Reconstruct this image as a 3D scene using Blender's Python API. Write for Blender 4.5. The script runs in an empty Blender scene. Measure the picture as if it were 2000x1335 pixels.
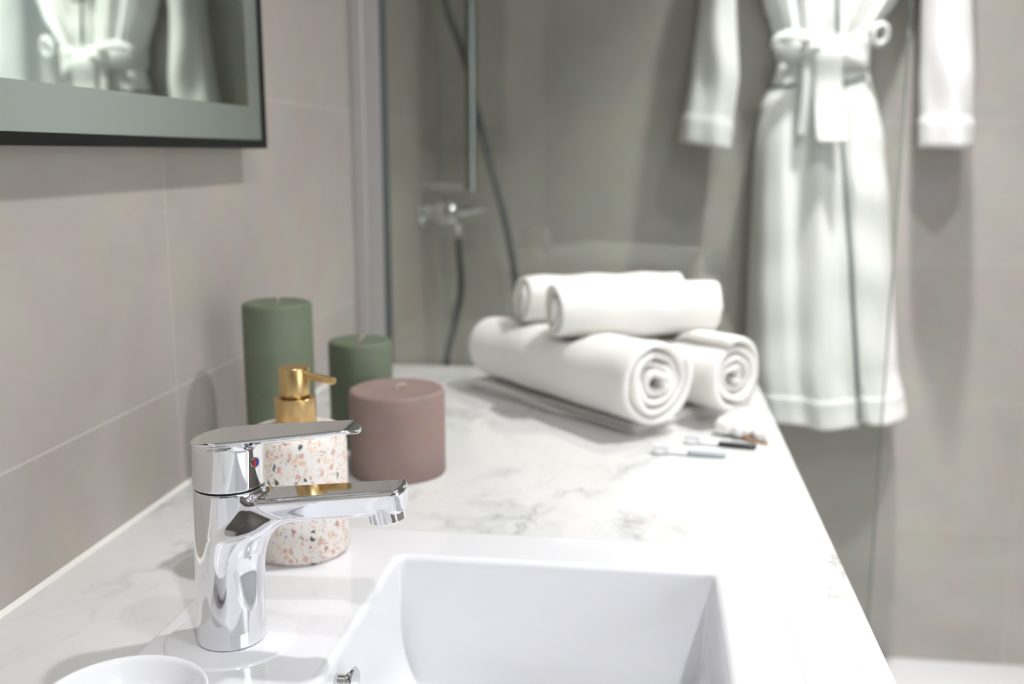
import bpy, bmesh, math, random
import numpy as np
from mathutils import Vector, Matrix

C = bpy.context.scene.collection
scn = bpy.context.scene
PI = math.pi

# ------------------------------------------------------------------ camera
CAM = Vector((0.4732, 0.0, 0.3389))
pitch, yaw = 0.1853, 0.1359
cd = bpy.data.cameras.new('camera'); cam = bpy.data.objects.new('camera', cd); C.objects.link(cam)
fwd = Vector((-math.sin(yaw)*math.cos(pitch), math.cos(yaw)*math.cos(pitch), -math.sin(pitch)))
rgt = Vector((math.cos(yaw), math.sin(yaw), 0)); upv = rgt.cross(fwd)
mw = Matrix((rgt, upv, -fwd)).transposed().to_4x4(); mw.translation = CAM
cam.matrix_world = mw
cd.sensor_width = 36; cd.lens = 36*1957.97/2000
cd.clip_start = 0.02; cd.clip_end = 30
cd.dof.use_dof = True; cd.dof.focus_distance = 0.665; cd.dof.aperture_fstop = 4.6
scn.camera = cam

# ------------------------------------------------------------------ world, exposure, lamps
w = bpy.data.worlds.new('world'); scn.world = w; w.use_nodes = True
w.node_tree.nodes['Background'].inputs[0].default_value = (1, 1, 1, 1)
w.node_tree.nodes['Background'].inputs[1].default_value = 0.3
scn.view_settings.view_transform = 'Standard'; scn.view_settings.look = 'None'
scn.view_settings.gamma = 1; scn.view_settings.use_curve_mapping = False
scn.view_settings.exposure = 0.08

SPREAD = 100; FILL_GLOW = 1.7
ZC = 1.60                                    # ceiling height above the worktop
LAMPS = [(0.93, 1.83, 7.4, (1.0, 0.985, 0.955)), (1.02, 1.10, 9.4, (1.0, 0.99, 0.975)),
         (0.98, 0.25, 3.0, (0.96, 0.98, 1.0)), (0.98, -0.60, 15.0, (0.96, 0.98, 1.0))]  # last lamp is added as frontal fill, no such fixture known
for (lx, ly, pw, col) in LAMPS:
    ld = bpy.data.lights.new('spot_light', 'AREA'); ld.shape = 'DISK'; ld.size = 0.075
    ld.energy = pw; ld.color = col; ld.spread = math.radians(72 if ly > 1.5 else SPREAD if ly > 0.5 else 165)
    lo = bpy.data.objects.new('spot_light', ld); C.objects.link(lo); lo.location = (lx, ly, ZC-0.012)
# added soft fill from the right hand wall, no window known there
ld = bpy.data.lights.new('side_fill_light', 'AREA'); ld.shape = 'RECTANGLE'; ld.size = 1.30; ld.size_y = 1.10
ld.energy = 8.5; ld.color = (0.93, 0.96, 1.0)
lo = bpy.data.objects.new('side_fill_light', ld); C.objects.link(lo)
lo.location = (2.085, -0.40, 0.45); lo.rotation_euler = (0, PI/2, 0)

# ------------------------------------------------------------------ helpers
def link(o, parent=None):
    C.objects.link(o)
    if parent is not None:
        o.parent = parent
        o.matrix_parent_inverse = Matrix.Translation(-parent.location)
    return o

def obj(name, bm, m, parent=None, smooth=False, angle=None):
    me = bpy.data.meshes.new(name); bm.normal_update(); bm.to_mesh(me); bm.free()
    o = bpy.data.objects.new(name, me); me.materials.append(m)
    if smooth or angle is not None:
        for p in me.polygons: p.use_smooth = True
        if angle is not None: me.set_sharp_from_angle(angle=math.radians(angle))
    return link(o, parent)

def thing(name, label, cat, loc=(0, 0, 0), group=None):
    o = bpy.data.objects.new(name, None); C.objects.link(o); o.location = loc
    o.empty_display_size = 0.03
    return tag(o, label, cat, group)

def tag(o, label, cat, group=None):
    o['label'] = label; o['category'] = cat
    if group: o['group'] = group
    return o

def struct(o): o['kind'] = 'structure'; return o

def box(bm, x0, x1, y0, y1, z0, z1, bev=0.0, seg=2):
    vs = [bm.verts.new((x, y, z)) for x in (x0, x1) for y in (y0, y1) for z in (z0, z1)]
    f = [(0, 1, 3, 2), (4, 6, 7, 5), (0, 4, 5, 1), (2, 3, 7, 6), (0, 2, 6, 4), (1, 5, 7, 3)]
    fs = [bm.faces.new([vs[i] for i in q]) for q in f]
    if bev > 0:
        es = list({e for fc in fs for e in fc.edges})
        bmesh.ops.bevel(bm, geom=es, offset=bev, segments=seg, profile=0.5, affect='EDGES')
    return bm

def lathe(bm, prof, c=(0, 0, 0), n=96, axis='z', wob=None):
    """prof = [(r, h)], revolved about the axis through c; r = 0 closes it"""
    rings = []
    for k, (r, h) in enumerate(prof):
        if r < 1e-7:
            rings.append([bm.verts.new(place(0, 0, h, c, axis))]); continue
        ring = []
        for i in range(n):
            a = 2*PI*i/n
            rr = r + (wob(a, k, r, h) if wob else 0)
            ring.append(bm.verts.new(place(rr*math.cos(a), rr*math.sin(a), h, c, axis)))
        rings.append(ring)
    for a, b in zip(rings, rings[1:]):
        if len(a) == 1 and len(b) == 1: continue
        for i in range(n):
            j = (i+1) % n
            if len(a) == 1: bm.faces.new((a[0], b[j], b[i]))
            elif len(b) == 1: bm.faces.new((a[i], a[j], b[0]))
            else: bm.faces.new((a[i], a[j], b[j], b[i]))
    return bm

def place(u, v, h, c, axis):
    if axis == 'z': return (c[0]+u, c[1]+v, c[2]+h)
    if axis == 'x': return (c[0]+h, c[1]+u, c[2]+v)
    return (c[0]+u, c[1]+h, c[2]+v)

def tube(bm, pts, r, n=16, cap=True, closed=False):
    """tube of radius r (number or list) along pts (parallel transport frame)"""
    P = [Vector(p) for p in pts]; m = len(P)
    T = []
    for i in range(m):
        if closed: t = P[(i+1) % m]-P[i-1]
        else: t = P[min(i+1, m-1)]-P[max(i-1, 0)]
        T.append(t.normalized())
    u = T[0].orthogonal().normalized(); rings = []
    for i in range(m):
        if i: u = (T[i-1].rotation_difference(T[i]) @ u)
        u = (u-T[i]*u.dot(T[i])).normalized(); v = T[i].cross(u)
        rr = r[i] if isinstance(r, (list, tuple)) else r
        rings.append([bm.verts.new(P[i]+rr*(math.cos(2*PI*k/n)*u+math.sin(2*PI*k/n)*v)) for k in range(n)])
    for i in range(m-1 if not closed else m):
        a, b = rings[i], rings[(i+1) % m]
        for k in range(n):
            j = (k+1) % n; bm.faces.new((a[k], a[j], b[j], b[k]))
    if cap and not closed:
        bm.faces.new(rings[0][::-1]); bm.faces.new(rings[-1])
    return bm

def spline(pts, n=12, closed=False):
    P = [Vector(p) for p in pts]; m = len(P); out = []
    segs = m if closed else m-1
    for i in range(segs):
        if closed: a, b, c, d = P[i-1], P[i], P[(i+1) % m], P[(i+2) % m]
        else: a, b, c, d = P[max(i-1, 0)], P[i], P[i+1], P[min(i+2, m-1)]
        for k in range(n):
            t = k/n
            out.append(0.5*((2*b)+(c-a)*t+(2*a-5*b+4*c-d)*t*t+(3*b-a-3*c+d)*t**3))
    if not closed: out.append(P[-1])
    return out

def grid_faces(bm, rows, close_u=False, flip=False):
    for a, b in zip(rows, rows[1:]):
        n = len(a)
        for i in range(n if close_u else n-1):
            j = (i+1) % n
            q = (a[i], a[j], b[j], b[i])
            bm.faces.new(q[::-1] if flip else q)

def lerp_table(tab, z):
    """tab rows (z, v1, v2 ...) with z falling; smooth interpolation"""
    if z >= tab[0][0]: return tab[0][1:]
    for r0, r1 in zip(tab, tab[1:]):
        if r1[0] <= z <= r0[0]:
            t = (z-r0[0])/(r1[0]-r0[0]); t = t*t*(3-2*t)*0.5+t*0.5
            return tuple(a+(b-a)*t for a, b in zip(r0[1:], r1[1:]))
    return tab[-1][1:]

# signed distance fields -> smooth quads with exact normals
def sdf_mesh(name, f, lo, hi, h, m, parent=None, newton=3):
    lo = np.array(lo, float); hi = np.array(hi, float)
    n = np.ceil((hi-lo)/h).astype(int)+1
    ax = [lo[i]+h*np.arange(n[i]) for i in range(3)]
    X, Y, Z = np.meshgrid(*ax, indexing='ij')
    F = f(X, Y, Z); S = F < 0
    nx, ny, nz = n-1
    acc = np.zeros((nx, ny, nz, 3)); cnt = np.zeros((nx, ny, nz))
    def sl(a, o): return slice(o, o+[nx, ny, nz][a])
    for a in range(3):
        for o1 in (0, 1):
            for o2 in (0, 1):
                off = [0, 0, 0]; b, c2 = [k for k in range(3) if k != a]
                off[b], off[c2] = o1, o2; off2 = list(off); off2[a] = 1
                s0 = tuple(sl(k, off[k]) for k in range(3)); s1 = tuple(sl(k, off2[k]) for k in range(3))
                cr = S[s0] != S[s1]
                t = np.where(cr, F[s0]/np.where(cr, F[s0]-F[s1], 1), 0)
                for k in range(3):
                    acc[..., k] += np.where(cr, off[k]+(t if k == a else 0), 0)
                cnt += cr
    act = cnt > 0
    idx = -np.ones((nx, ny, nz), int); idx[act] = np.arange(act.sum())
    I = np.argwhere(act)
    V = lo+h*(I+acc[act]/cnt[act][:, None])
    def grad(V):
        e = h*0.05; G = np.zeros_like(V)
        for k in range(3):
            d = np.zeros(3); d[k] = e
            A, B = V+d, V-d
            G[:, k] = (f(A[:, 0], A[:, 1], A[:, 2])-f(B[:, 0], B[:, 1], B[:, 2]))/(2*e)
        return G
    for _ in range(newton):
        G = grad(V); g2 = (G**2).sum(1)+1e-9
        st = -(f(V[:, 0], V[:, 1], V[:, 2])/g2)[:, None]*G
        ln = np.linalg.norm(st, axis=1, keepdims=True)+1e-12
        V = V+st*np.minimum(1, 0.6*h/ln)
    quads = []
    for a in range(3):
        b, c2 = (a+1) % 3, (a+2) % 3
        sa = [slice(None)]*3; sb = [slice(None)]*3
        sa[a] = slice(0, n[a]-1); sb[a] = slice(1, n[a])
        for k in (b, c2): sa[k] = slice(1, n[k]-1); sb[k] = slice(1, n[k]-1)
        A, B = S[tuple(sa)], S[tuple(sb)]
        E = np.argwhere(A != B)
        if not len(E): continue
        inside = A[tuple(E.T)]
        base = E.copy(); base[:, b] += 1; base[:, c2] += 1
        def ci(db, dc):
            q = base.copy(); q[:, b] += db; q[:, c2] += dc; return idx[tuple(q.T)]
        Q = np.stack([ci(-1, -1), ci(0, -1), ci(0, 0), ci(-1, 0)], 1)
        Q[~inside] = Q[~inside][:, ::-1]
        quads.append(Q)
    Q = np.concatenate(quads); Q = Q[(Q >= 0).all(1)]
    me = bpy.data.meshes.new(name)
    me.from_pydata(V.tolist(), [], Q.tolist())
    me.polygons.foreach_set('use_smooth', [True]*len(me.polygons))
    me.update()
    G = grad(V); G /= np.linalg.norm(G, axis=1, keepdims=True)+1e-9
    me.normals_split_custom_set_from_vertices(G.tolist())
    me.materials.append(m)
    return link(bpy.data.objects.new(name, me), parent)

def smin(a, b, k):
    hh = np.clip(0.5+0.5*(b-a)/k, 0, 1); return b+(a-b)*hh-k*hh*(1-hh)
def smax(a, b, k): return -smin(-a, -b, k)
def rbox(x, y, z, c, hs, r):
    qx, qy, qz = np.abs(x-c[0])-hs[0]+r, np.abs(y-c[1])-hs[1]+r, np.abs(z-c[2])-hs[2]+r
    return np.sqrt(np.maximum(qx, 0)**2+np.maximum(qy, 0)**2+np.maximum(qz, 0)**2)+np.minimum(np.maximum(qx, np.maximum(qy, qz)), 0)-r
def rect2(x, y, c, hs, r):
    qx, qy = np.abs(x-c[0])-hs[0]+r, np.abs(y-c[1])-hs[1]+r
    return np.sqrt(np.maximum(qx, 0)**2+np.maximum(qy, 0)**2)+np.minimum(np.maximum(qx, qy), 0)-r
def ext(d2, z, z0, z1, r):
    qx, qy = d2+r, np.abs(z-(z0+z1)/2)-(z1-z0)/2+r
    return np.sqrt(np.maximum(qx, 0)**2+np.maximum(qy, 0)**2)+np.minimum(np.maximum(qx, qy), 0)-r

# ------------------------------------------------------------------ materials
def s2l(c):
    return tuple((v/255/12.92 if v/255 <= 0.04045 else ((v/255+0.055)/1.055)**2.4) for v in c)+(1,)

class NT:
    def __init__(s, name):
        s.m = bpy.data.materials.new(name); s.m.use_nodes = True; s.t = s.m.node_tree
        s.b = s.t.nodes['Principled BSDF']; s.out = s.t.nodes['Material Output']
    def n(s, typ, **kw):
        nd = s.t.nodes.new(typ)
        for k, v in kw.items():
            if hasattr(nd, k): setattr(nd, k, v)
            else: nd.inputs[k.replace('_', ' ')].default_value = v
        return nd
    def l(s, a, b): s.t.links.new(a, b)
    def obj(s): return s.n('ShaderNodeTexCoord').outputs['Object']
    def math(s, op, a, b=None, c=None):
        nd = s.n('ShaderNodeMath', operation=op)
        for i, v in enumerate((a, b, c)):
            if v is None: continue
            if isinstance(v, (int, float)): nd.inputs[i].default_value = v
            else: s.l(v, nd.inputs[i])
        return nd.outputs[0]
    def noise(s, vec, scale, detail=4, rough=0.5, dist=0):
        nd = s.n('ShaderNodeTexNoise'); nd.inputs['Scale'].default_value = scale
        nd.inputs['Detail'].default_value = detail; nd.inputs['Roughness'].default_value = rough
        nd.inputs['Distortion'].default_value = dist; s.l(vec, nd.inputs['Vector']); return nd
    def ramp(s, fac, stops):
        nd = s.n('ShaderNodeValToRGB'); e = nd.color_ramp.elements
        while len(e) < len(stops): e.new(0.5)
        for el, (p, c) in zip(e, stops): el.position = p; el.color = c if len(c) == 4 else (*c, 1)
        s.l(fac, nd.inputs[0]); return nd.outputs[0]
    def mix(s, fac, a, b, blend='MIX'):
        nd = s.n('ShaderNodeMix', data_type='RGBA', blend_type=blend)
        for i, v in ((0, fac), (6, a), (7, b)):
            if isinstance(v, (int, float)): nd.inputs[i].default_value = v
            elif isinstance(v, tuple): nd.inputs[i].default_value = v
            else: s.l(v, nd.inputs[i])
        return nd.outputs[2]
    def bump(s, h, strength, dist=0.001):
        nd = s.n('ShaderNodeBump'); nd.inputs['Strength'].default_value = strength
        nd.inputs['Distance'].default_value = dist; s.l(h, nd.inputs['Height'])
        s.l(nd.outputs[0], s.b.inputs['Normal'])

def simple(name, col, rough=0.5, metal=0.0, bumps=None, coat=0, spec=None, sss=0):
    k = NT(name); k.b.inputs['Base Color'].default_value = s2l(col)
    k.b.inputs['Roughness'].default_value = rough; k.b.inputs['Metallic'].default_value = metal
    if coat: k.b.inputs['Coat Weight'].default_value = coat; k.b.inputs['Coat Roughness'].default_value = 0.05
    if spec is not None: k.b.inputs['Specular IOR Level'].default_value = spec
    o = k.obj()
    v = k.noise(o, 40, 3)
    c = k.mix(0.06, s2l(col), v.outputs['Color'], 'SOFT_LIGHT'); k.l(c, k.b.inputs['Base Color'])
    if bumps:
        nb = k.noise(o, bumps[0], 4, 0.6); k.bump(nb.outputs['Fac'], bumps[1], bumps[2])
    return k.m

def tile_mat(name, axis, o0, z0, col=(180, 172, 166), wid=0.6, hei=0.3, grout=(194, 188, 182)):
    k = NT(name); ob = k.obj(); sx = k.n('ShaderNodeSeparateXYZ'); k.l(ob, sx.inputs[0])
    u = sx.outputs[axis]; v = sx.outputs[2] if axis < 2 else sx.outputs[1]
    if axis == 2: u = sx.outputs[0]
    cx = k.n('ShaderNodeCombineXYZ')
    k.l(k.math('SUBTRACT', u, o0-30*wid), cx.inputs[0]); k.l(k.math('SUBTRACT', v, z0-30*hei), cx.inputs[1])
    br = k.n('ShaderNodeTexBrick'); br.offset = 0; br.squash = 1
    br.inputs['Scale'].default_value = 1; br.inputs['Mortar Size'].default_value = 0.0016
    br.inputs['Mortar Smooth'].default_value = 0.25; br.inputs['Bias'].default_value = 0
    br.inputs['Brick Width'].default_value = wid; br.inputs['Row Height'].default_value = hei
    br.inputs['Color1'].default_value = (0.42, 0.42, 0.42, 1); br.inputs['Color2'].default_value = (0.58, 0.58, 0.58, 1)
    k.l(cx.outputs[0], br.inputs['Vector'])
    n1 = k.noise(ob, 3.5, 5, 0.55, 0.6); n2 = k.noise(ob, 16, 6, 0.6, 0.3)
    c = k.ramp(n1.outputs['Fac'], [(0.3, s2l([v*0.955 for v in col])), (0.5, s2l(col)), (0.72, s2l([min(255, v*1.03) for v in (col[0], col[1]+1, col[2]-1)]))])
    c = k.mix(0.18, c, n2.outputs['Color'], 'SOFT_LIGHT')
    c = k.mix(0.35, c, br.outputs['Color'], 'SOFT_LIGHT')
    c = k.mix(br.outputs['Fac'], c, s2l(grout)); k.l(c, k.b.inputs['Base Color'])
    k.l(k.math('ADD', k.math('MULTIPLY', n2.outputs['Fac'], 0.12), 0.34), k.b.inputs['Roughness'])
    k.b.inputs['Specular IOR Level'].default_value = 0.35
    k.bump(k.math('SUBTRACT', k.math('MULTIPLY', n2.outputs['Fac'], 0.1), br.outputs['Fac']), 0.35, 0.001)
    return k.m

M = {}
M['tile_l'] = tile_mat('beige_wall_tiles_left', 1, 0.94, 0.105)
M['tile_b'] = tile_mat('beige_wall_tiles_back', 0, 1.297, 0.105, (182, 178, 173))
M['tile_r'] = tile_mat('beige_wall_tiles_right', 1, 0.94, 0.105)
M['dim'] = simple('dark_grey_wall_paint', (92, 88, 84), 0.7)
M['tile_f'] = tile_mat('floor_tiles', 2, 0.3, 0.0, (160, 152, 145), 0.6, 0.6)
M['paint'] = simple('white_wall_paint', (228, 226, 222), 0.7, bumps=(120, 0.1, 0.001))
M['ceil'] = simple('white_ceiling_paint', (228, 226, 222), 0.8, bumps=(120, 0.1, 0.001))
M['ceramic'] = simple('glazed_white_ceramic', (235, 235, 239), 0.10, coat=0.4)
M['tray'] = simple('white_acrylic', (208, 209, 211), 0.3)
M['caulk'] = simple('white_silicone', (236, 233, 228), 0.4)
M['chrome'] = simple('polished_chrome', (236, 237, 240), 0.035, 1.0)
M['steel'] = simple('brushed_chrome', (175, 180, 182), 0.22, 1.0)
M['hose'] = simple('grey_metal_hose', (112, 118, 118), 0.35, 0.9)
M['alu'] = simple('satin_aluminium', (206, 204, 204), 0.42, 0.7)
M['seal'] = simple('grey_rubber_seal', (96, 104, 104), 0.5)
M['black'] = simple('black_satin_metal', (20, 20, 20), 0.5, spec=0.25)
M['cabinet'] = simple('white_lacquer', (226, 225, 223), 0.35)
M['wick'] = simple('cotton_wick', (190, 180, 170), 0.9)
M['piping'] = simple('dark_grey_piping', (118, 122, 124), 0.8)
M['pl_grey'] = simple('grey_plastic', (168, 174, 180), 0.3)
M['pl_dark'] = simple('dark_plastic', (40, 46, 50), 0.35)
M['pl_white'] = simple('white_plastic', (236, 236, 240), 0.3)
M['stem'] = simple('brown_stem', (150, 118, 84), 0.8)
M['petal'] = simple('white_petal', (240, 238, 236), 0.8)
M['blue'] = simple('blue_dot', (20, 50, 150), 0.3); M['red'] = simple('red_dot', (180, 30, 40), 0.3)

def fabric(name, col, sc, st, weave=True):
    k = NT(name); ob = k.obj(); n1 = k.noise(ob, sc, 4, 0.7); n2 = k.noise(ob, 9, 3)
    c = k.mix(0.12, s2l(col), n2.outputs['Color'], 'SOFT_LIGHT'); k.l(c, k.b.inputs['Base Color'])
    k.b.inputs['Roughness'].default_value = 0.95; k.b.inputs['Sheen Weight'].default_value = 0.25
    k.b.inputs['Specular IOR Level'].default_value = 0.1
    k.b.inputs['Subsurface Weight'].default_value = 0.5; k.b.inputs['Subsurface Radius'].default_value = (1.0, 0.95, 0.9); k.b.inputs['Subsurface Scale'].default_value = 0.018
    k.bump(n1.outputs['Fac'], st, 0.0015); return k.m
M['towel'] = fabric('white_towel_cotton', (242, 239, 235), 420, 0.5)
M['robe'] = fabric('white_bathrobe_cotton', (240, 240, 241), 260, 0.5)

def gold():
    k = NT('brushed_gold'); ob = k.obj()
    mp = k.n('ShaderNodeMapping'); mp.inputs['Scale'].default_value = (40, 40, 900); k.l(ob, mp.inputs[0])
    n = k.noise(mp.outputs[0], 2.0, 3)
    k.b.inputs['Base Color'].default_value = s2l((212, 182, 128)); k.b.inputs['Metallic'].default_value = 1
    k.l(k.math('ADD', k.math('MULTIPLY', n.outputs['Fac'], 0.14), 0.24), k.b.inputs['Roughness'])
    k.bump(n.outputs['Fac'], 0.08, 0.0003); return k.m
M['gold'] = gold()

def wax(name, col, dark):
    k = NT(name); ob = k.obj(); n = k.noise(ob, 60, 5, 0.6); n2 = k.noise(ob, 14, 4)
    c = k.mix(n2.outputs['Fac'], s2l(col), s2l(dark)); c = k.mix(0.2, c, n.outputs['Color'], 'SOFT_LIGHT')
    k.l(c, k.b.inputs['Base Color']); k.b.inputs['Roughness'].default_value = 0.62
    k.b.inputs['Subsurface Weight'].default_value = 0.25; k.b.inputs['Subsurface Radius'].default_value = (0.6, 0.6, 0.5)
    k.b.inputs['Subsurface Scale'].default_value = 0.006
    k.bump(n.outputs['Fac'], 0.25, 0.0008); return k.m
M['wax_g'] = wax('green_wax', (118, 128, 108), (90, 102, 80))
M['wax_p'] = wax('mauve_wax', (156, 134, 129), (140, 116, 110))

def terrazzo():
    k = NT('terrazzo'); ob = k.obj()
    nz = k.noise(ob, 120, 2)
    wv = k.n('ShaderNodeVectorMath', operation='MULTIPLY_ADD'); k.l(nz.outputs['Color'], wv.inputs[0])
    wv.inputs[1].default_value = (0.004, 0.004, 0.004); k.l(ob, wv.inputs[2]); v = wv.outputs[0]
    col = s2l((233, 228, 222))
    def layer(base, sc, thr, size, stops, off):
        mp = k.n('ShaderNodeMapping'); mp.inputs['Location'].default_value = (off, off*0.7, off*1.3); mp.inputs['Rotation'].default_value = (off, 0.4, off*2); mp.inputs['Scale'].default_value = (1, 1.25, 0.85); k.l(v, mp.inputs[0])
        a = k.n('ShaderNodeTexVoronoi', feature='F1'); a.inputs['Scale'].default_value = sc; k.l(mp.outputs[0], a.inputs['Vector'])
        e = k.n('ShaderNodeTexVoronoi', feature='DISTANCE_TO_EDGE'); e.inputs['Scale'].default_value = sc; k.l(mp.outputs[0], e.inputs['Vector'])
        sp = k.n('ShaderNodeSeparateColor'); k.l(a.outputs['Color'], sp.inputs[0])
        m1 = k.math('GREATER_THAN', sp.outputs[0], thr)
        m2 = k.math('GREATER_THAN', e.outputs['Distance'], size)
        mm = k.math('MULTIPLY', m1, m2)
        cr = k.n('ShaderNodeValToRGB'); cr.color_ramp.interpolation = 'CONSTANT'; el = cr.color_ramp.elements
        while len(el) < len(stops): el.new(0.5)
        for q, (p, c) in zip(el, stops): q.position = p; q.color = s2l(c)
        k.l(sp.outputs[1], cr.inputs[0])
        return k.mix(mm, base, cr.outputs[0])
    col = layer(col, 360, 0.42, 0.18, [(0, (228, 204, 186)), (0.3, (214, 180, 164)), (0.55, (228, 212, 196)), (0.8, (204, 168, 156)), (0.94, (110, 112, 118))], 0.3)
    col = layer(col, 210, 0.60, 0.14, [(0, (212, 178, 160)), (0.25, (226, 198, 172)), (0.45, (212, 170, 160)), (0.65, (192, 142, 134)), (0.8, (230, 208, 182)), (0.93, (74, 80, 90))], 1.7)
    k.l(col, k.b.inputs['Base Color']); k.b.inputs['Roughness'].default_value = 0.45; return k.m
M['terrazzo'] = terrazzo()

def marble():
    k = NT('white_marble_quartz'); ob = k.obj()
    d = k.noise(ob, 5, 5, 0.6)
    wv = k.n('ShaderNodeVectorMath', operation='MULTIPLY_ADD'); k.l(d.outputs['Color'], wv.inputs[0])
    wv.inputs[1].default_value = (0.16, 0.16, 0.16); k.l(ob, wv.inputs[2])
    mp = k.n('ShaderNodeMapping'); mp.inputs['Rotation'].default_value = (0, 0, 0.5); mp.inputs['Scale'].default_value = (1.0, 0.55, 1); k.l(wv.outputs[0], mp.inputs[0])
    n = k.noise(mp.outputs[0], 6.5, 4, 0.55, 0.4)
    r = k.math('ABSOLUTE', k.math('SUBTRACT', n.outputs['Fac'], 0.5))
    vein = k.ramp(r, [(0.0, (1, 1, 1)), (0.009, (0.5, 0.5, 0.5)), (0.045, (0, 0, 0))])
    msk = k.noise(ob, 7, 3, 0.5); mk = k.ramp(msk.outputs['Fac'], [(0.43, (0, 0, 0)), (0.60, (1, 1, 1))])
    n2 = k.noise(mp.outputs[0], 17, 4, 0.6, 0.8); r2 = k.math('ABSOLUTE', k.math('SUBTRACT', n2.outputs['Fac'], 0.5))
    v2 = k.ramp(r2, [(0.0, (0.28, 0.28, 0.28)), (0.03, (0, 0, 0))])
    f = k.math('MULTIPLY', k.math('ADD', vein, v2), mk)
    f = k.math('MULTIPLY', f, 0.50)
    cl = k.noise(ob, 3, 3); base = k.ramp(cl.outputs['Fac'], [(0.3, s2l((226, 226, 225))), (0.7, s2l((218, 218, 217)))])
    c = k.mix(f, base, s2l((120, 122, 126))); k.l(c, k.b.inputs['Base Color'])
    k.b.inputs['Roughness'].default_value = 0.22; return k.m
M['marble'] = marble()

def glass(name, tint, refl=0.05, edge=0.75):
    k = NT(name); t = k.n('ShaderNodeBsdfTransparent'); t.inputs[0].default_value = (*tint, 1)
    g = k.n('ShaderNodeBsdfGlossy'); g.inputs['Roughness'].default_value = 0.02; g.inputs['Color'].default_value = (0.95, 1, 0.98, 1)
    lw = k.n('ShaderNodeLayerWeight'); lw.inputs['Blend'].default_value = 0.5
    p = k.math('POWER', lw.outputs['Facing'], 4.0)
    f = k.math('ADD', k.math('MULTIPLY', p, edge), refl)
    mx = k.n('ShaderNodeMixShader'); k.l(f, mx.inputs[0]); k.l(t.outputs[0], mx.inputs[1]); k.l(g.outputs[0], mx.inputs[2])
    k.l(mx.outputs[0], k.out.inputs[0]); return k.m
M['glass'] = glass('greenish_shower_glass', (0.933, 0.950, 0.930), 0.045)
M['glass_edge'] = simple('green_glass_edge', (120, 140, 130), 0.2)

def mirror(name, col, rough):
    k = NT(name); k.b.inputs['Base Color'].default_value = s2l(col); k.b.inputs['Metallic'].default_value = 1
    n = k.noise(k.obj(), 300, 2)
    k.l(k.math('ADD', k.math('MULTIPLY', n.outputs['Fac'], 0.01), rough), k.b.inputs['Roughness']); return k.m
M['mirror'] = mirror('mirror_silver', (218, 226, 218), 0.0)
M['frost'] = mirror('frosted_mirror', (198, 207, 202), 0.30)

# ------------------------------------------------------------------ room shell
D = 2.2541; XR = 2.1; YF = -1.3; ZF = -0.85
b = bmesh.new(); box(b, -0.12, 0, YF-0.1, D+0.1, ZF-0.1, ZC+0.1); struct(obj('wall_left', b, M['tile_l']))
b = bmesh.new(); box(b, 0, XR, D, D+0.1, ZF-0.1, ZC+0.1); struct(obj('wall_back', b, M['tile_b']))
b = bmesh.new(); box(b, 0, XR+0.1, YF-0.1, YF, ZF-0.1, ZC+0.1); struct(obj('wall_front', b, M['dim']))
b = bmesh.new(); box(b, XR, XR+0.1, YF, -1.0, ZF-0.1, ZC+0.1); box(b, XR, XR+0.1, 0.2, D+0.1, ZF-0.1, ZC+0.1)
box(b, XR, XR+0.1, -1.0, 0.2, ZF-0.1, -0.25); box(b, XR, XR+0.1, -1.0, 0.2, 1.15, ZC+0.1)
struct(obj('wall_right', b, M['tile_r']))
b = bmesh.new(); box(b, 0, XR, YF, D, ZF-0.1, ZF); struct(obj('floor', b, M['tile_f']))
b = bmesh.new(); box(b, 0, XR, YF, D, ZC, ZC+0.1); struct(obj('ceiling', b, M['ceil']))
# made-up glowing panel, framed like a window, behind the side fill lamp
k = NT('fill_panel_glow'); k.b.inputs['Base Color'].default_value = (0.8, 0.85, 0.9, 1)
k.b.inputs['Emission Color'].default_value = (0.9, 0.95, 1, 1); k.b.inputs['Emission Strength'].default_value = FILL_GLOW
b = bmesh.new(); box(b, XR+0.06, XR+0.07, -1.0, 0.2, -0.25, 1.15); wn = struct(obj('fill_panel_1', b, k.m))
b = bmesh.new()
for (y0, y1, z0, z1) in ((-1.0, -0.96, -0.25, 1.15), (0.16, 0.2, -0.25, 1.15), (-0.96, 0.16, -0.25, -0.21), (-0.96, 0.16, 1.11, 1.15), (-0.42, -0.38, -0.21, 1.11)):
    box(b, XR+0.02, XR+0.055, y0, y1, z0, z1, 0.004)
obj('fill_panel_frame', b, M['pl_white'], wn)
# shower tray
b = bmesh.new(); box(b, 0.001, 1.6, 1.56, D-0.001, ZF+0.0005, -0.806, 0.008, 3)
st = struct(obj('trim_1', b, M['tray'], angle=35)); st.name = 'trim_1'
# silicone bead along wall and worktop
b = bmesh.new()
prof = [(0.0003, 0.0003), (0.0042, 0.0003), (0.0034, 0.0014), (0.0018, 0.0027), (0.0003, 0.0040)]
r0 = [b.verts.new((x, -0.1, z)) for x, z in prof]; r1 = [b.verts.new((x, 1.565, z)) for x, z in prof]
for i in range(5): j = (i+1) % 5; b.faces.new((r0[i], r0[j], r1[j], r1[i]))
b.faces.new(r0[::-1]); b.faces.new(r1)
struct(obj('trim_2', b, M['caulk'], smooth=False))

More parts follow.
